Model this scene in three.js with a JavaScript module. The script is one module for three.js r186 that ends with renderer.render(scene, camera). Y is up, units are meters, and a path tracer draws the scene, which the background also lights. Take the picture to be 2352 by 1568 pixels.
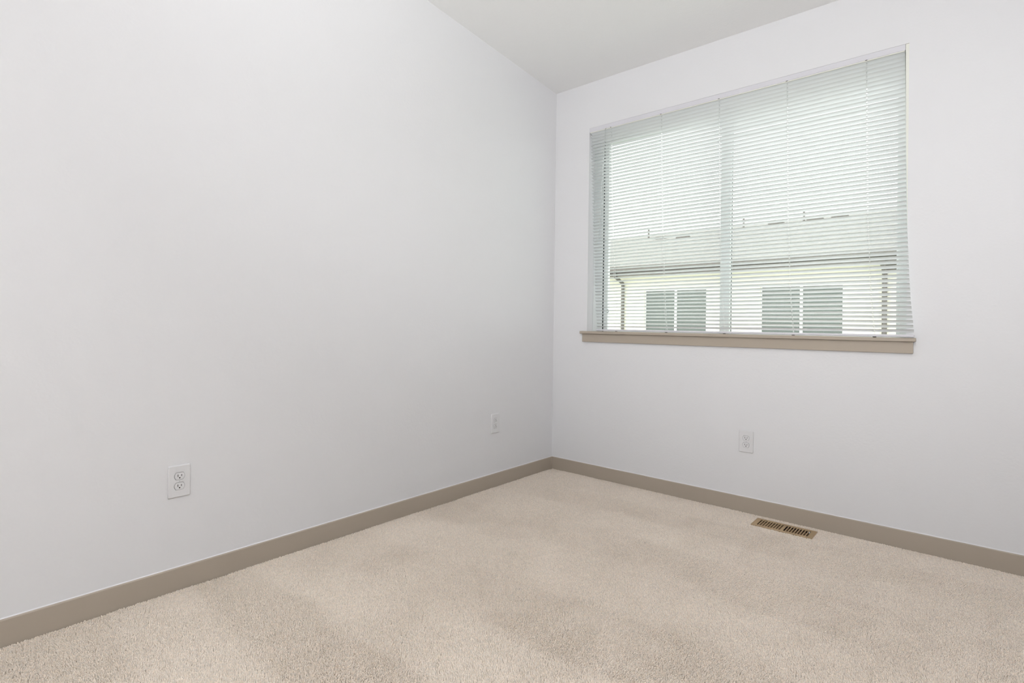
import * as THREE from 'three';
import { RoundedBoxGeometry } from 'three/addons/geometries/RoundedBoxGeometry.js';
import { mergeGeometries } from 'three/addons/utils/BufferGeometryUtils.js';

// ---------------------------------------------------------------- camera, sky, exposure
// World: the room's far corner at carpet level is the origin; the plain wall is x = 0,
// the window wall is z = 0, the room lies at x > 0, z > 0.
const FOCAL = 1229.45;                                   // pixels at 2352 x 1568
const camera = new THREE.PerspectiveCamera(2 * Math.atan(784 / FOCAL) * 180 / Math.PI, 1.5, 0.05, 200);
camera.position.set(2.3608, 1.0502, 3.2281);
camera.rotation.set(0.0047, 0.7091, 0.0142, 'YXZ');
camera.setViewOffset(2352, 1568, 0, 43.1, 2352, 1568);   // vertical lens shift

const scene = new THREE.Scene();
scene.background = new THREE.Color(1, 1, 1);             // even white overcast sky
scene.backgroundIntensity = 2.9;

const renderer = new THREE.WebGLRenderer({ antialias: true });
renderer.toneMapping = THREE.LinearToneMapping;
renderer.toneMappingExposure = 1.04;
renderer.shadowMap.enabled = true;
const FLASH = { x: 3.1, z: 4.7, forward: 20.5, up: 56 };   // photographer's bounced flash units, built with the objects below

// ---------------------------------------------------------------- helpers
let seed = 20240611;
const rnd = () => { seed = (seed * 1664525 + 1013904223) >>> 0; return seed / 4294967296; };
const jit = (a) => (rnd() * 2 - 1) * a;
const lerp = (a, b, t) => a + (b - a) * t;
const smooth = (a, b, t) => { const u = Math.min(1, Math.max(0, (t - a) / (b - a))); return u * u * (3 - 2 * u); };

function hash(ix, iy, s) {
  let h = (ix * 374761393 + iy * 668265263 + s * 2147483647) | 0;
  h = Math.imul(h ^ (h >>> 13), 1274126177); h ^= h >>> 16;
  return (h >>> 0) / 4294967296;
}
function vnoise(x, y, s = 1) {                           // value noise, 0..1
  const ix = Math.floor(x), iy = Math.floor(y), fx = x - ix, fy = y - iy;
  const ux = fx * fx * (3 - 2 * fx), uy = fy * fy * (3 - 2 * fy);
  return lerp(lerp(hash(ix, iy, s), hash(ix + 1, iy, s), ux), lerp(hash(ix, iy + 1, s), hash(ix + 1, iy + 1, s), ux), uy);
}
function tileNoise(x, y, period, s) {                    // value noise that repeats after `period`
  const ix = Math.floor(x), iy = Math.floor(y), fx = x - ix, fy = y - iy, m = (v) => ((v % period) + period) % period;
  const ux = fx * fx * (3 - 2 * fx), uy = fy * fy * (3 - 2 * fy);
  return lerp(lerp(hash(m(ix), m(iy), s), hash(m(ix + 1), m(iy), s), ux), lerp(hash(m(ix), m(iy + 1), s), hash(m(ix + 1), m(iy + 1), s), ux), uy);
}
function noiseTexture(size, octaves, low, high, s, srgb = false, tint = [1, 1, 1]) {
  const d = new Uint8Array(size * size * 4);
  for (let y = 0; y < size; y++) for (let x = 0; x < size; x++) {
    let v = 0, w = 0;
    for (const [f, a] of octaves) { v += a * tileNoise(x / size * f, y / size * f, f, s + f); w += a; }
    v = low + (high - low) * (v / w);
    const i = (y * size + x) * 4;
    for (let c = 0; c < 3; c++) d[i + c] = Math.max(0, Math.min(255, Math.round(255 * v * tint[c])));
    d[i + 3] = 255;
  }
  const t = new THREE.DataTexture(d, size, size);
  t.wrapS = t.wrapT = THREE.RepeatWrapping; t.magFilter = THREE.LinearFilter; t.minFilter = THREE.LinearFilter;
  if (srgb) t.colorSpace = THREE.SRGBColorSpace;
  t.needsUpdate = true;
  return t;
}
const taken = {};
function numbered(name) {
  const n = taken[name] ?? 0; taken[name] = n + 1;
  return n ? name + '_' + String(n).padStart(3, '0') : name;
}
function part(name, geo, material, parent) {
  const m = new THREE.Mesh(Array.isArray(geo) ? mergeGeometries(geo.map((g) => (g.index ? g.toNonIndexed() : g))) : geo, material);
  m.name = name; m.castShadow = m.receiveShadow = true;
  parent.add(m);
  return m;
}
function structure(name, geo, material) {
  const m = part(name, geo, material, scene); m.userData.kind = 'structure';
  return m;
}
function structureGroup(name, label) {
  const g = new THREE.Group(); g.name = name; g.userData.kind = 'structure';
  if (label) g.userData.label = label;
  scene.add(g); return g;
}
function thing(name, label, category, pos = [0, 0, 0], turn = 0, group) {
  const g = new THREE.Group(); g.name = numbered(name); g.position.set(...pos); g.rotation.y = turn;
  g.userData = { label, category }; if (group) g.userData.group = group;
  scene.add(g); return g;
}
// box given by its extents
function bx(x0, x1, y0, y1, z0, z1, r = 0) {
  const w = x1 - x0, h = y1 - y0, d = z1 - z0;
  const g = r ? new RoundedBoxGeometry(w, h, d, 2, Math.min(r, w / 2.01, h / 2.01, d / 2.01)) : new THREE.BoxGeometry(w, h, d);
  g.translate((x0 + x1) / 2, (y0 + y1) / 2, (z0 + z1) / 2);
  return g;
}
function poly(points) { const s = new THREE.Shape(); points.forEach(([x, y], i) => (i ? s.lineTo(x, y) : s.moveTo(x, y))); s.closePath(); return s; }
function extrude(shape, depth, opts = {}) { return new THREE.ExtrudeGeometry(shape, { depth, bevelEnabled: false, curveSegments: 16, ...opts }); }
const table = (rows, y, k) => {                           // piecewise linear, rows sorted by falling first column
  if (y >= rows[0][0]) return rows[0][k];
  for (let i = 1; i < rows.length; i++) if (y >= rows[i][0]) { const a = rows[i - 1], b = rows[i]; return lerp(a[k], b[k], (y - a[0]) / (b[0] - a[0])); }
  return rows[rows.length - 1][k];
};

// ---------------------------------------------------------------- materials
const M = {};
const wallBump = noiseTexture(512, [[64, 1], [128, 0.7], [24, 0.5]], 0, 1, 3); wallBump.repeat.set(1.6, 1.6);
M.wall = new THREE.MeshStandardMaterial({ color: new THREE.Color().setRGB(0.835, 0.832, 0.845), roughness: 0.75, bumpMap: wallBump, bumpScale: 0.0004 });
M.ceiling = new THREE.MeshStandardMaterial({ color: new THREE.Color().setRGB(0.95, 0.945, 0.94), roughness: 0.9, bumpMap: wallBump, bumpScale: 0.0005 });
M.trim = new THREE.MeshStandardMaterial({ color: new THREE.Color().setRGB(0.475, 0.41, 0.335), roughness: 0.45 });
M.vinyl = new THREE.MeshStandardMaterial({ color: new THREE.Color().setRGB(0.78, 0.82, 0.81), roughness: 0.35 });
M.gasket = new THREE.MeshStandardMaterial({ color: new THREE.Color().setRGB(0.03, 0.04, 0.04), roughness: 0.7 });
M.glass = new THREE.MeshPhysicalMaterial({ color: new THREE.Color().setRGB(0.95, 0.98, 0.965), roughness: 0.0, transmission: 1, thickness: 0, ior: 1.5 });
M.slat = new THREE.MeshPhysicalMaterial({ color: new THREE.Color().setRGB(0.86, 0.88, 0.88), roughness: 0.4, side: THREE.DoubleSide });
M.rail = new THREE.MeshStandardMaterial({ color: new THREE.Color().setRGB(0.755, 0.745, 0.785), roughness: 0.35 });
M.cream = new THREE.MeshStandardMaterial({ color: new THREE.Color().setRGB(0.87, 0.87, 0.80), roughness: 0.4 });  // pale tone painted as outside light on the reveal and headrail edge
M.cord = new THREE.MeshStandardMaterial({ color: new THREE.Color().setRGB(0.85, 0.86, 0.85), roughness: 0.8 });
M.wand = new THREE.MeshPhysicalMaterial({ color: new THREE.Color().setRGB(0.95, 0.97, 0.97), roughness: 0.08, transmission: 0.85, thickness: 0.006, ior: 1.45 });
M.dark = new THREE.MeshStandardMaterial({ color: new THREE.Color().setRGB(0.02, 0.018, 0.015), roughness: 0.6 });
M.plate = new THREE.MeshStandardMaterial({ color: new THREE.Color().setRGB(0.80, 0.795, 0.805), roughness: 0.3 });
M.metal = new THREE.MeshStandardMaterial({ color: new THREE.Color().setRGB(0.75, 0.74, 0.72), roughness: 0.35, metalness: 0.8 });
M.register = new THREE.MeshStandardMaterial({ color: new THREE.Color().setRGB(0.47, 0.335, 0.195), roughness: 0.45, metalness: 0.2 });
M.duct = new THREE.MeshStandardMaterial({ color: new THREE.Color().setRGB(0.05, 0.028, 0.018), roughness: 0.8 });
M.siding = new THREE.MeshStandardMaterial({ color: new THREE.Color().setRGB(0.80, 0.77, 0.64), roughness: 0.85 });
M.roof = new THREE.MeshStandardMaterial({ color: new THREE.Color().setRGB(0.29, 0.28, 0.262), roughness: 0.95 });
M.gutter = new THREE.MeshStandardMaterial({ color: new THREE.Color().setRGB(0.125, 0.11, 0.095), roughness: 0.6 });
M.farFrame = new THREE.MeshStandardMaterial({ color: new THREE.Color().setRGB(0.85, 0.85, 0.83), roughness: 0.4 });
M.farGlass = new THREE.MeshStandardMaterial({ color: new THREE.Color().setRGB(0.10, 0.12, 0.105), roughness: 0.06 });
M.farBlind = new THREE.MeshStandardMaterial({ color: new THREE.Color().setRGB(0.20, 0.22, 0.20), roughness: 0.8 });
M.ground = new THREE.MeshStandardMaterial({ color: new THREE.Color().setRGB(0.22, 0.24, 0.18), roughness: 1 });
M.carpetBase = new THREE.MeshStandardMaterial({ color: new THREE.Color().setRGB(0.55, 0.49, 0.42), roughness: 1 });
M.pile = new THREE.MeshStandardMaterial({ color: new THREE.Color().setRGB(1, 1, 1), roughness: 1 });
M.stand = new THREE.MeshStandardMaterial({ color: new THREE.Color().setRGB(0.03, 0.03, 0.03), roughness: 0.5 });
M.flash = new THREE.MeshStandardMaterial({ color: new THREE.Color().setRGB(0.9, 0.9, 0.9), roughness: 0.4, emissive: new THREE.Color(0.97, 0.985, 1.0), emissiveIntensity: 4 });

// ---------------------------------------------------------------- room shell
const RX = 3.8, RZ = 5.6, T = 0.16, H0 = 2.78, SLOPE = 0.0874;
const ceilAt = (z) => H0 + SLOPE * z;
const BASE_Y = -0.010;                                    // carpet backing; the pile reaches up to y = 0

// window opening
const WX0 = 0.292, WX1 = 2.121, WY0 = 0.965, WY1 = 2.455;

{ // floor: slab with the duct opening for the register
  const s = poly([[0, 0], [RX, 0], [RX, -RZ], [0, -RZ]]);
  s.holes.push(poly([[1.485, -0.074], [1.743, -0.074], [1.743, -0.176], [1.485, -0.176]]));
  const g = extrude(s, 0.2); g.rotateX(-Math.PI / 2); g.translate(0, BASE_Y - 0.2, 0);
  structure('floor', g, M.carpetBase).userData.label = 'light beige cut-pile carpet with vacuum marks';
}
{ // window wall with its opening
  const s = poly([[-T, -0.2], [RX + T, -0.2], [RX + T, H0], [-T, H0]]);
  s.holes.push(poly([[WX0, WY0], [WX1, WY0], [WX1, WY1], [WX0, WY1]]));
  const g = extrude(s, T); g.translate(0, 0, -T);
  structure('wall_back', g, M.wall).userData.label = 'white painted wall with the window';
}
function sideWall(name, x0) {
  const s = poly([[0, -0.2], [RZ, -0.2], [RZ, ceilAt(RZ)], [0, ceilAt(0)]]);
  const g = extrude(s, T); g.rotateY(-Math.PI / 2); g.translate(x0 + T, 0, 0);
  return structure(name, g, M.wall);
}
sideWall('wall_left', -T).userData.label = 'plain white painted wall with two outlets';
sideWall('wall_right', RX).userData.label = 'white painted wall opposite the plain wall';
structure('wall_front', bx(-T, RX + T, -0.2, ceilAt(RZ), RZ, RZ + T), M.wall).userData.label = 'white painted wall behind the viewpoint';
{
  const s = poly([[-T, ceilAt(-T)], [RZ + T, ceilAt(RZ + T)], [RZ + T, ceilAt(RZ + T) + 0.2], [-T, ceilAt(-T) + 0.2]]);
  const g = extrude(s, RX + 2 * T); g.rotateY(-Math.PI / 2); g.translate(RX + T, 0, 0);
  structure('ceiling', g, M.ceiling).userData.label = 'white ceiling rising away from the window';
}

// baseboards: flat board with an eased top edge
function baseboard(name, len, label) {
  const s = poly([[0, BASE_Y], [0.0125, BASE_Y], [0.0125, 0.0795], [0.0118, 0.0812], [0.0100, 0.0819], [0, 0.0819]]);
  const m = structure(name, extrude(s, len), M.trim); m.userData.label = label;
  part('caulk_bead', extrude(poly([[0, 0.0819], [0.0028, 0.0819], [0, 0.0850]]), len), M.wall, m).userData.label = 'thin white bead along the top edge';
  return m;
}
baseboard('baseboard_left', RZ, 'taupe baseboard along the plain wall');
{ const b = baseboard('baseboard_back', RX, 'taupe baseboard below the window'); b.position.set(RX, 0, 0); b.rotation.y = -Math.PI / 2; }
{ const b = baseboard('baseboard_right', RZ, 'taupe baseboard along the right wall'); b.rotation.y = Math.PI; b.position.set(RX, 0, RZ); }
{ const b = baseboard('baseboard_front', RX, 'taupe baseboard behind the viewpoint'); b.rotation.y = Math.PI / 2; b.position.set(0, 0, RZ); }

// ---------------------------------------------------------------- window
{
  const w = structureGroup('window_1', 'white vinyl sliding window with two panes');
  const zb = -0.15, zf = -0.075;
  const X0 = WX0, X1 = WX1, Y0 = WY0, Y1 = WY1;
  part('frame_jamb', bx(X0, X0 + 0.076, Y0, Y1, zb, zf, 0.003), M.vinyl, w);
  part('frame_jamb', bx(X1 - 0.036, X1, Y0, Y1, zb, zf, 0.003), M.vinyl, w);
  part('frame_head', bx(X0 + 0.076, X1 - 0.036, Y1 - 0.075, Y1, zb, zf, 0.003), M.vinyl, w);
  part('frame_sill', bx(X0 + 0.076, X1 - 0.036, Y0, Y0 + 0.030, zb, zf, 0.003), M.vinyl, w);
  part('gasket', bx(X0 + 0.0762, X0 + 0.0772, Y0 + 0.03, Y1 - 0.075, zb + 0.01, zf - 0.006), M.gasket, w);
  const sash = (x0, x1, z0, z1, sl, sr, label) => {
    const y0 = Y0 + 0.034, y1 = Y1 - 0.079, r = 0.03;
    const g = [bx(x0, x0 + sl, y0, y1, z0, z1, 0.002), bx(x1 - sr, x1, y0, y1, z0, z1, 0.002),
      bx(x0 + sl, x1 - sr, y1 - r, y1, z0, z1, 0.002), bx(x0 + sl, x1 - sr, y0, y0 + 0.02, z0, z1, 0.002)];
    const m = part('sash', g, M.vinyl, w); m.userData.label = label;
    part('pane', bx(x0 + sl - 0.004, x1 - sr + 0.004, y0 + 0.016, y1 - r + 0.004, (z0 + z1) / 2 - 0.002, (z0 + z1) / 2 + 0.002), M.glass, m);
    return m;
  };
  const s1 = sash(X0 + 0.0835, 1.250, -0.108, -0.080, 0.034, 0.058, 'sliding sash');
  sash(1.192, X1 - 0.036, -0.145, -0.117, 0.052, 0.016, 'fixed sash');
  part('glazing_seal', bx(1.2502, 1.2528, Y0 + 0.055, Y1 - 0.11, -0.1125, -0.1070), M.gasket, w);
  // added cream sliver standing in for sky light on the right reveal
  { const g = extrude(poly([[X1, Y1 - 0.0005], [2.1068, Y1 - 0.0005], [2.1112, 2.03], [2.1186, 1.64], [X1, 1.52]]), 0.004); g.translate(0, 0, -0.006); part('painted_light_strip', g, M.cream, w); }
  // curled latch pull on the sliding sash
  const hook = new THREE.CatmullRomCurve3([[0, 0.012, 0], [0.006, 0.019, 0], [0.015, 0.017, 0], [0.018, 0.008, 0], [0.012, 0, 0], [0.003, -0.001, 0]].map((p) => new THREE.Vector3(...p)));
  const hk = part('latch', new THREE.TubeGeometry(hook, 24, 0.0016, 6), M.gasket, s1); hk.position.set(0.402, 1.15, -0.0785);
}
{ // stool and apron
  const t = structureGroup('trim_1', 'taupe window stool and apron');
  part('stool', bx(0.2495, 2.160, 0.998, 1.0165, 0.0, 0.032, 0.003), M.trim, t);
  part('stool_inner', bx(WX0, WX1, 0.998, 1.0165, -0.074, 0.001), M.trim, t);
  part('apron', bx(0.262, 2.1495, 0.9410, 0.9975, 0.0005, 0.0155, 0.002), M.trim, t);
}

// ---------------------------------------------------------------- blind
{
  const b = thing('window_blind', 'white horizontal mini blind hanging in the window', 'blind');
  // right end x, right end z, left end z of a slat, by height
  const hang = [
    [2.42, 2.1030, -0.0165, -0.0150], [2.03, 2.1095, -0.0080, -0.0231], [1.64, 2.1170, 0.0040, -0.0395], [1.51, 2.1235, 0.0130, -0.0410],
    [1.30, 2.1325, 0.0190, -0.0440], [1.175, 2.1405, 0.0240, -0.0430], [1.06, 2.1520, 0.0290, -0.0385], [1.03, 2.1550, 0.0300, -0.0371]];
  const W = 1.804;
  const at = (u, y) => { const xr = table(hang, y, 1); return [xr - W * (1 - u), lerp(table(hang, y, 3), table(hang, y, 2), u)]; };
  const twist = [[1, 33], [0.6, 29.5], [0.3, 23], [0, 13]];
  const tilt = (u, y) => -(table(twist, u, 1) + 5.5 * smooth(1.55, 2.35, y) * Math.min(u / 0.4, 1) * (1 - 0.75 * smooth(0.6, 1, u)) + 15 * (1 - u) * smooth(2.27, 2.40, y)) * Math.PI / 180;
  // headrail: channel open at the top
  const hr = [[-0.029, 2.426], [-0.003, 2.426], [-0.0015, 2.4275], [-0.0015, 2.4547], [-0.003, 2.4547], [-0.003, 2.429], [-0.028, 2.429], [-0.028, 2.4547], [-0.029, 2.4547]];
  { const g = extrude(poly(hr.map(([z, y]) => [-z, y])), 1.811); g.rotateY(Math.PI / 2); g.translate(0.2935, 0, 0); part('headrail', g, M.rail, b).userData.label = 'white metal headrail'; }
  part('headrail_lit_lip', bx(0.2945, 2.1036, 2.4205, 2.4262, -0.0075, -0.0022, 0.0022), M.cream, b);  // lip hides a dark gap; its cream colour imitates outside light
  part('end_cap', bx(0.2925, 0.2945, 2.4262, 2.4548, -0.0292, -0.0008), M.rail, b);
  part('end_cap', bx(2.1036, 2.1056, 2.4262, 2.4548, -0.0292, -0.0008), M.rail, b);
  // slats
  const N = 62, yTop = 2.4150, yBot = 1.0505, SEG = 24, SW = 0.0254, CROWN = 0.0017, TH = 0.00035, cordAt = [0.09, 0.294, 0.4995, 0.7065, 0.912], HOLE = 0.0033 / W;
  for (let i = 0; i < N; i++) {
    const yc = lerp(yTop, yBot, i / (N - 1)) + jit(0.0006);
    const wob = jit(1.2), wob2 = jit(0.8), skew = jit(0.0009);
    const pos = [], idx = [], uv = [];
    const stations = [];                                  // [u, hole begins here]
    for (let k = 0; k <= SEG; k++) stations.push([k / SEG, false]);
    for (const c of cordAt) stations.push([c - HOLE, true], [c + HOLE, false]);
    stations.sort((p, q) => p[0] - q[0]);
    const J = 6, over = [-1, -0.55, -0.16, 0.16, 0.55, 1];
    for (const [u] of stations) {
      const [x, z] = at(u, yc), th = tilt(u, yc) + (wob + wob2 * Math.sin(u * 7 + i)) * Math.PI / 180 * 0.6;
      const y = yc + skew * (u - 0.5) - 0.0006 * Math.sin(((u * 4.6 + 0.2) % 1) * Math.PI);
      for (let j = 0; j < 2 * J; j++) {                   // closed section: over the top, back below
        const t = over[j < J ? j : 2 * J - 1 - j], lift = CROWN * (1 - t * t) + (j < J ? TH : 0);
        const a = t * SW / 2;                             // + is towards the outside
        const dz = -a * Math.cos(th) + lift * Math.sin(th), dy = a * Math.sin(th) + lift * Math.cos(th);
        pos.push(x, y + dy, z + dz); uv.push(x, a);
      }
    }
    for (let k = 0; k + 1 < stations.length; k++) for (let j = 0; j < 2 * J; j++) {
      if (stations[k][1] && (j === 2 || j === 8)) continue;   // the cord's route hole
      const a = k * 2 * J + j, c = k * 2 * J + (j + 1) % (2 * J), d = 2 * J; idx.push(a, c, a + d, c, c + d, a + d);
    }
    const g = new THREE.BufferGeometry();
    g.setAttribute('position', new THREE.Float32BufferAttribute(pos, 3)); g.setAttribute('uv', new THREE.Float32BufferAttribute(uv, 2));
    g.setIndex(idx); g.computeVertexNormals();
    part('slat', g, M.slat, b);
  }
  // bottom rail follows the lowest slat
  const [xl, zl] = at(0, 1.03), [xr, zr] = at(1, 1.03);
  const len = Math.hypot(xr - xl, zr - zl), ang = -Math.atan2(zr - zl, xr - xl);
  const br = part('bottom_rail', new RoundedBoxGeometry(len, 0.0125, 0.024, 3, 0.004), M.rail, b);
  br.position.set((xl + xr) / 2, 1.0255, (zl + zr) / 2); br.rotation.y = ang; br.userData.label = 'white bottom rail';
  // ladders: two strings and rungs, with a lift cord between
  const ladders = [[0.4621, 0.5154], [0.8297, 0.9032], [1.2023, 1.2637], [1.5773, 1.6301], [1.9483, 2.0038]];
  const us = cordAt;
  ladders.forEach((_, n) => {
    const u = us[n], front = [], back = [], mid = [];
    for (let k = 0; k <= 24; k++) {
      const y = lerp(2.426, 1.033, k / 24), [x, z] = at(u, y), th = tilt(u, y);
      front.push(new THREE.Vector3(x, y, z + 0.0134 * Math.cos(th))); back.push(new THREE.Vector3(x, y, z - 0.0134 * Math.cos(th)));
      mid.push(new THREE.Vector3(x + 0.001, y, z + 0.0005));
    }
    const tube = (p, r) => new THREE.TubeGeometry(new THREE.CatmullRomCurve3(p), 48, r, 5);
    part('ladder_cord', [tube(front, 0.0005), tube(back, 0.0005)], M.cord, b);
    part('lift_cord', tube(mid, 0.0008), M.cord, b);
    const [x, z] = at(u, 2.426);
    part('cord_guide', bx(x - 0.005, x + 0.005, 2.4245, 2.4275, -0.0045, -0.0008, 0.0008), M.dark, b);
    const [x2, z2] = at(u, 1.03);
    part('cord_plug', bx(x2 - 0.007, x2 + 0.007, 1.0165, 1.0195, z2 + 0.004, z2 + 0.0118, 0.001), M.dark, b);
  });
  // tilt wand
  const wand = new THREE.CatmullRomCurve3([[0.424, 2.425, 0.004], [0.418, 2.30, 0.006], [0.402, 2.0, 0.008], [0.388, 1.66, 0.008]].map((p) => new THREE.Vector3(...p)));
  part('tilt_wand', new THREE.TubeGeometry(wand, 30, 0.0022, 6), M.wand, b).userData.label = 'clear plastic tilt wand';
  part('wand_hook', bx(0.4195, 0.4285, 2.4225, 2.4285, -0.001, 0.005, 0.001), M.metal, b);
}

// ---------------------------------------------------------------- outlets
function outlet(label, pos, turn, inverted) {
  const o = thing('wall_outlet', label, 'outlet', pos, turn, 'wall outlets');
  const pw = 0.0395, ph = 0.0625;
  // plate: pillow-edged, with openings for the two receptacle faces
  const face = (cy, r, cut) => { // round with flattened top and bottom
    const s = new THREE.Shape(), a = Math.asin(cut / r);
    s.absarc(0, cy, r, -a, a, false); s.absarc(0, cy, r, Math.PI - a, Math.PI + a, false); s.closePath();
    return s;
  };
  const rr = (w, h, r) => { const s = new THREE.Shape(); s.moveTo(-w + r, -h); s.lineTo(w - r, -h); s.absarc(w - r, -h + r, r, -Math.PI / 2, 0); s.lineTo(w, h - r); s.absarc(w - r, h - r, r, 0, Math.PI / 2); s.lineTo(-w + r, h); s.absarc(-w + r, h - r, r, Math.PI / 2, Math.PI); s.lineTo(-w, -h + r); s.absarc(-w + r, -h + r, r, Math.PI, Math.PI * 1.5); return s; };
  const ps = rr(pw - 0.004, ph - 0.004, 0.002);
  for (const cy of [0.0195, -0.0195]) ps.holes.push(face(cy, 0.0212, 0.0172));
  const pg = extrude(ps, 0.0015, { bevelEnabled: true, bevelThickness: 0.004, bevelSize: 0.004, bevelSegments: 4, bevelOffset: 0 });
  // the bevel narrows the openings as well, so the plate is drawn with wider ones
  pg.translate(0, 0, 0.0005);
  const plate = rr(pw, ph, 0.004);
  const pg2 = extrude(plate, 0.0008);
  part('cover_plate', [pg, pg2], M.plate, o).userData.label = 'white cover plate';
  const flip = inverted ? -1 : 1;
  for (const cy of [0.0195, -0.0195]) {
    const rec = part('receptacle', extrude(face(0, 0.0162, 0.0124), 0.0055, { bevelEnabled: true, bevelThickness: 0.0008, bevelSize: 0.0008, bevelSegments: 2 }), M.plate, o);
    rec.position.set(0, cy, 0.0008);
    for (const [sx, h] of [[-0.0064, 0.0090], [0.0064, 0.0074]])
      part('slot', bx(flip * sx - 0.0011, flip * sx + 0.0011, flip * 0.0030 - h / 2, flip * 0.0030 + h / 2, 0.0055, 0.00645), M.dark, rec);
    const gs = new THREE.Shape(); gs.absarc(0, 0, 0.0025, 0, Math.PI * 2, false);
    const gp = part('ground_hole', extrude(gs, 0.001), M.dark, rec); gp.position.set(0, -flip * 0.0062, 0.0055);
  }
  const sc = new THREE.CylinderGeometry(0.0028, 0.0028, 0.001, 16); sc.rotateX(Math.PI / 2);
  const screw = part('screw', sc, M.plate, o); screw.position.set(0, 0, 0.0063);
  part('screw_slot', bx(-0.0003, 0.0003, -0.0024, 0.0024, 0.0004, 0.0007), M.dark, screw);
  return o;
}
outlet('white duplex outlet nearest the viewer, low on the plain left wall', [0, 0.4200, 2.4745], Math.PI / 2, false);
outlet('small white duplex outlet low on the plain wall beside the room corner', [0, 0.4075, 0.6335], Math.PI / 2, true);
outlet('white duplex outlet on the wall below the window, above the floor register', [1.3825, 0.4000, 0], 0, false);

// ---------------------------------------------------------------- floor register
{
  const cx = 1.614, cz = 0.125;
  const v = thing('floor_register', 'tan metal floor register set in the carpet below the window', 'vent', [cx, 0, cz]);
  const L = 0.148, D = 0.066;
  const s = poly([[-L + 0.004, -D + 0.004], [L - 0.004, -D + 0.004], [L - 0.004, D - 0.004], [-L + 0.004, D - 0.004]]);
  const slots = [];
  for (let i = 0; i < 9; i++) for (const side of [-1, 1]) slots.push(side * (0.0112 + i * 0.0134));
  for (const x of slots) {                                 // rounded slots
    const h = new THREE.Path(), w = 0.0050, l = 0.0455;
    h.moveTo(x - w, -l + w); h.absarc(x, -l + w, w, Math.PI, 0, false); h.lineTo(x + w, l - w); h.absarc(x, l - w, w, 0, Math.PI, false); h.closePath();
    s.holes.push(h);
  }
  const g = extrude(s, 0.0012, { bevelEnabled: true, bevelThickness: 0.0012, bevelSize: 0.0012, bevelSegments: 2, curveSegments: 6 });
  g.rotateX(-Math.PI / 2); g.translate(0, -0.0040, 0);
  part('face_plate', g, M.register, v).userData.label = 'tan slotted face plate';
  const rim = poly([[-L, -D], [L, -D], [L, D], [-L, D]]);
  rim.holes.push(poly([[-L + 0.005, -D + 0.005], [L - 0.005, -D + 0.005], [L - 0.005, D - 0.005], [-L + 0.005, D - 0.005]]));
  const rg = extrude(rim, 0.006); rg.rotateX(-Math.PI / 2); rg.translate(0, -0.0085, 0);
  part('rim', rg, M.register, v);
  // damper blades below, angled; the left bank stands nearly shut, the right bank open
  for (const x of slots) {
    const f = part('damper_blade', new THREE.BoxGeometry(0.0012, x < 0 ? 0.010 : 0.016, 0.093), M.register, v);
    f.position.set(x + (x < 0 ? 0.001 : 0.0055), x < 0 ? -0.0105 : -0.020, 0); f.rotation.z = x < 0 ? 0.75 : 0.15;
  }
  const dg = [bx(-0.128, 0.128, -0.1, -0.098, -0.050, 0.050), bx(-0.1285, -0.1265, -0.1, -0.009, -0.050, 0.050), bx(0.1265, 0.1285, -0.1, -0.009, -0.050, 0.050),
    bx(-0.128, 0.128, -0.1, -0.009, -0.0505, -0.0485), bx(-0.128, 0.128, -0.1, -0.009, 0.0485, 0.0505)];
  part('duct_boot', dg, M.duct, v);
  const lv = part('damper_lever', new RoundedBoxGeometry(0.005, 0.008, 0.009, 2, 0.002), M.plate, v); lv.position.set(0.1184, -0.0035, -0.022);
}

// ---------------------------------------------------------------- photographer's flash on a stand behind the viewpoint, bounced off the ceiling
{
  const f = thing('flash_stand', 'photo flash on a black stand behind the viewpoint, pointing up', 'light stand', [FLASH.x, 0, FLASH.z]);
  for (let k = 0; k < 3; k++) {
    const a = k * Math.PI * 2 / 3 + 0.4, leg = new THREE.TubeGeometry(new THREE.LineCurve3(new THREE.Vector3(0, 0.34, 0), new THREE.Vector3(0.32 * Math.cos(a), 0.011, 0.32 * Math.sin(a))), 4, 0.009, 8);
    part('leg', leg, M.stand, f);
  }
  const pole = new THREE.CylinderGeometry(0.011, 0.013, 1.32, 14); pole.translate(0, 0.79, 0); part('pole', pole, M.stand, f);
  const heads = [[0.0, 1.52, 0.0, [1.6, 2.95, 0.85], 0.74, FLASH.forward], [0.13, 1.45, 0.0, [2.6, 3.1, 4.0], 0.95, FLASH.up]];
  for (const [hx, hy, hz, aim, angle, power] of heads) {
    const head = part('flash_head', new RoundedBoxGeometry(0.078, 0.13, 0.058, 3, 0.006), M.stand, f); head.position.set(hx, hy, hz);
    const d = new THREE.Vector3(aim[0] - FLASH.x - hx, aim[1] - hy, aim[2] - FLASH.z - hz).normalize();
    head.quaternion.setFromUnitVectors(new THREE.Vector3(0, 1, 0), d);
    const lens = part('flash_window', new RoundedBoxGeometry(0.066, 0.004, 0.046, 2, 0.001), M.flash, head); lens.position.set(0, 0.0655, 0);
    const p = new THREE.SpotLight(new THREE.Color(0.97, 0.985, 1.0), power, 0, angle, 1, 2); p.name = 'flash_light';
    p.position.set(hx, hy, hz).addScaledVector(d, 0.08); p.target.position.set(aim[0] - FLASH.x, aim[1], aim[2] - FLASH.z); p.castShadow = true; p.shadow.radius = 1.5;
    f.add(p); f.add(p.target); p.target.name = 'flash_aim';
  }
  part('bracket', bx(0, 0.13, 1.385, 1.40, -0.01, 0.01, 0.003), M.stand, f);
}

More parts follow.
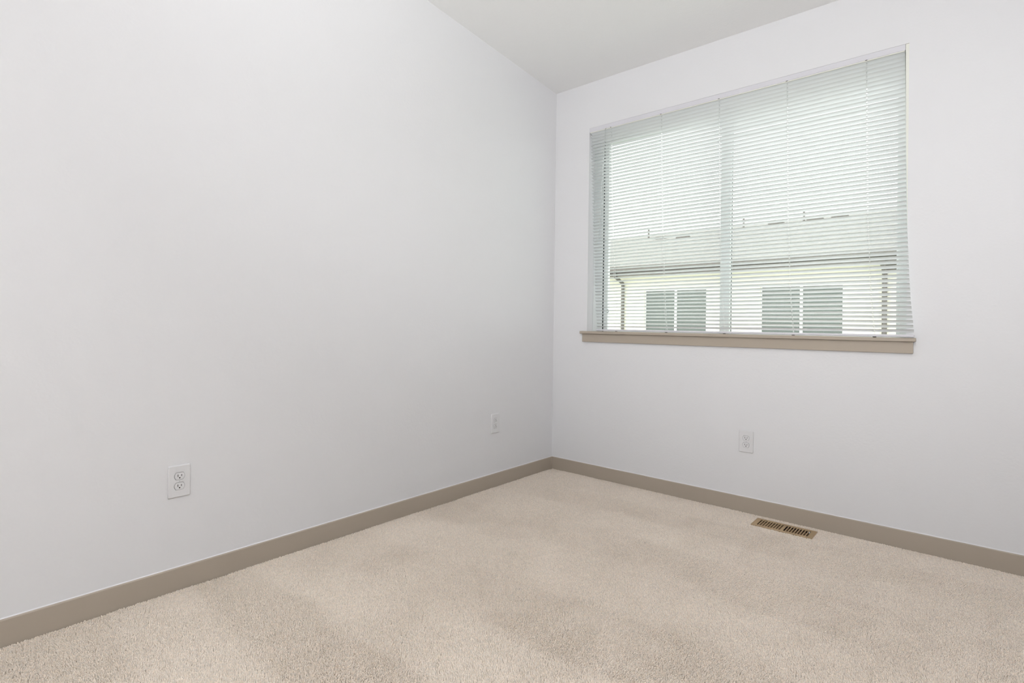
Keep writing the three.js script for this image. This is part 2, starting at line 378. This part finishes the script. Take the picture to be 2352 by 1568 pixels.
// ---------------------------------------------------------------- outside: the house across
{
  structure('ground', bx(-40, 40, -3.3, -3.0, -60, -T - 0.02), M.ground).userData.label = 'ground outside between the houses';
  const zw = -11.2;
  const h = thing('neighbouring_house', 'cream house with grey shingle roof across, seen through the blind', 'house', [0, -3.0, 0]);
  const Y = 3.0;                                           // house parts are measured from its base
  const ws = poly([[-14, 0], [8, 0], [8, 2.6 + Y], [-14, 2.6 + Y]]);
  const wins = [[-4.916, -3.083, -3.976], [-1.716, 0.113, -0.783]];
  for (const [a, c] of wins) ws.holes.push(poly([[a, 0.70 + Y], [c, 0.70 + Y], [c, 2.13 + Y], [a, 2.13 + Y]]));
  const wg = extrude(ws, 0.2); wg.translate(0, 0, zw - 0.2);
  part('wall', wg, M.siding, h);
  for (const [a, c, m] of wins) {
    const f = part('window_frame', [bx(a, a + 0.03, 0.70 + Y, 2.13 + Y, zw - 0.1, zw - 0.04), bx(c - 0.03, c, 0.70 + Y, 2.13 + Y, zw - 0.1, zw - 0.04),
      bx(a + 0.03, c - 0.03, 2.10 + Y, 2.13 + Y, zw - 0.1, zw - 0.04), bx(a + 0.03, c - 0.03, 0.70 + Y, 0.74 + Y, zw - 0.1, zw - 0.04)], M.farFrame, h);
    part('mullion', bx(m - 0.033, m + 0.033, 0.74 + Y, 2.10 + Y, zw - 0.1, zw - 0.035), M.farFrame, f);
    part('pane', bx(a + 0.03, m - 0.033, 0.74 + Y, 2.10 + Y, zw - 0.08, zw - 0.07), M.farGlass, f);
    part('pane', bx(m + 0.033, c - 0.03, 0.74 + Y, 2.10 + Y, zw - 0.08, zw - 0.07), M.farGlass, f);
  }
  // roof slab from the eave to the ridge and down the far side
  const eaveZ = zw + 0.5, ridgeZ = zw - 2.6, eaveY = 2.80 + Y, ridgeY = 4.225 + Y;
  const k = (ridgeY - eaveY) / (eaveZ - ridgeZ);
  const rs = poly([[-eaveZ, eaveY], [-ridgeZ, ridgeY], [-ridgeZ + 3.1, ridgeY - 3.1 * k], [-ridgeZ + 3.1, ridgeY - 3.1 * k - 0.12], [-ridgeZ, ridgeY - 0.12], [-eaveZ, eaveY - 0.10]]);
  const rg = extrude(rs, 23); rg.rotateY(Math.PI / 2); rg.translate(-14.5, 0, 0);
  part('roof', rg, M.roof, h);
  part('soffit', bx(-14.4, 8.4, 2.52 + Y, 2.58 + Y, zw, eaveZ - 0.02), M.siding, h);
  part('fascia', bx(-14.45, 8.45, 2.52 + Y, 2.76 + Y, eaveZ - 0.02, eaveZ + 0.005), M.gutter, h);
  part('gutter', bx(-14.45, 8.45, 2.64 + Y, 2.80 + Y, eaveZ + 0.005, eaveZ + 0.11, 0.01), M.gutter, h);
  for (const x of [-5.597, 0.898]) {
    const c = new THREE.CatmullRomCurve3([[x, 2.62, eaveZ + 0.05], [x, 2.52, eaveZ + 0.03], [x, 2.36, zw + 0.09], [x, 2.26, zw + 0.06], [x, 0, zw + 0.06], [x, -2.9, zw + 0.06]].map(([a, y, z]) => new THREE.Vector3(a, y + Y, z)), false, 'catmullrom', 0.1);
    part('downspout', new THREE.TubeGeometry(c, 60, 0.05, 8), M.gutter, h);
  }
  part('lower_gutter', bx(0.86, 2.6, 2.36 + Y, 2.50 + Y, zw, zw + 0.12, 0.01), M.gutter, h);
  for (const [x, dz] of [[-5.35, 0.55], [-4.55, 0.75], [-1.95, 0.3], [-0.95, 0.3], [-0.35, 0.3]]) {
    const z = ridgeZ + dz, y = eaveY + (eaveZ - z) * k;
    part('roof_vent', bx(x - 0.2, x + 0.2, y - 0.03, y + 0.05, z - 0.15, z + 0.10, 0.012), M.gutter, h);
  }
  for (const x of [-5.90, -2.83, -1.21]) {
    const z = ridgeZ + 0.4, y = eaveY + (eaveZ - z) * k, g = new THREE.CylinderGeometry(0.03, 0.03, 0.45, 12); g.translate(x, y + 0.10, z);
    part('vent_pipe', g, M.gutter, h);
  }
}

// ---------------------------------------------------------------- carpet pile: leaning tufts, brushed by the vacuum in strokes along the window wall
{
  const tuft = new THREE.LatheGeometry([[0.0020, 0], [0.0024, 0.003], [0.0022, 0.006], [0.0012, 0.0085], [0.0001, 0.0092]].map(([r, y]) => new THREE.Vector2(r, y)), 5);
  const list = [];
  const scatter = (step, size, keep) => {
    const nx = Math.floor(RX / step), nz = Math.floor(RZ / step);
    for (let i = 0; i < nx; i++) for (let j = 0; j < nz; j++) {
      const x = (i + 0.5) * step + jit(step * 0.45), z = (j + 0.5) * step + jit(step * 0.45);
      if (x < 0.0145 || z < 0.0145 || x > RX - 0.0145 || z > RZ - 0.0145) continue;
      if (Math.abs(x - 1.614) < 0.1455 && Math.abs(z - 0.125) < 0.0635) continue;
      if (keep(x, z)) list.push([x, z, size]);
    }
  };
  const near = (x, z) => (x - 0.24) * 2.01 + (z - 3.0) * 2.25 < 1.5 && x < 3.1;   // the part of the floor in view: fine pile; coarser beyond
  scatter(0.0037, 1, near);
  scatter(0.0085, 2.3, (x, z) => !near(x, z));
  const im = new THREE.InstancedMesh(tuft, M.pile, list.length);
  im.name = 'carpet_pile'; im.userData.kind = 'stuff'; im.userData.label = 'soft beige carpet pile'; im.receiveShadow = im.castShadow = true;
  const m4 = new THREE.Matrix4(), q = new THREE.Quaternion(), up = new THREE.Vector3(0, 1, 0), dir = new THREE.Vector3(), v = new THREE.Vector3(), sc = new THREE.Vector3(), col = new THREE.Color();
  list.forEach(([x, z, size], n) => {
    // strokes: bands across z with wandering edges, each brushed one way or back
    const zz = z + 0.22 * (vnoise(x * 0.9 + 7, z * 1.1, 5) - 0.5) + 0.05 * (vnoise(x * 4, z * 4, 15) - 0.5) + 0.06 * x;
    const band = Math.floor(zz / 0.31), f = zz / 0.31 - band;
    const way = (band % 2 ? 1 : -1) * smooth(0, 0.10, f) * smooth(1, 0.90, f) * (0.15 + 1.5 * Math.max(0, vnoise(x * 1.7, z * 1.2 + band * 9, 8) - 0.2));
    const scuff = vnoise(x * 5, z * 5, 11) - 0.5, scuff2 = vnoise(x * 14, z * 14, 12) - 0.5;
    dir.set(0.42 * way + 0.6 * scuff + jit(0.34), 1, 0.22 * way + 0.6 * scuff2 + jit(0.34)).normalize();
    q.setFromUnitVectors(up, dir);
    const s = size * (0.95 + jit(0.16));
    m4.compose(v.set(x, BASE_Y - 0.0015, z), q, sc.set(s, 0.98 + jit(0.14), s));
    im.setMatrixAt(n, m4);
    const t = 1 + jit(0.11), w = jit(0.025);
    col.setRGB(0.86 * t * (1 + w), 0.762 * t, 0.662 * t * (1 - w));
    im.setColorAt(n, col);
  });
  scene.getObjectByName('floor').add(im);
}

renderer.render(scene, camera);
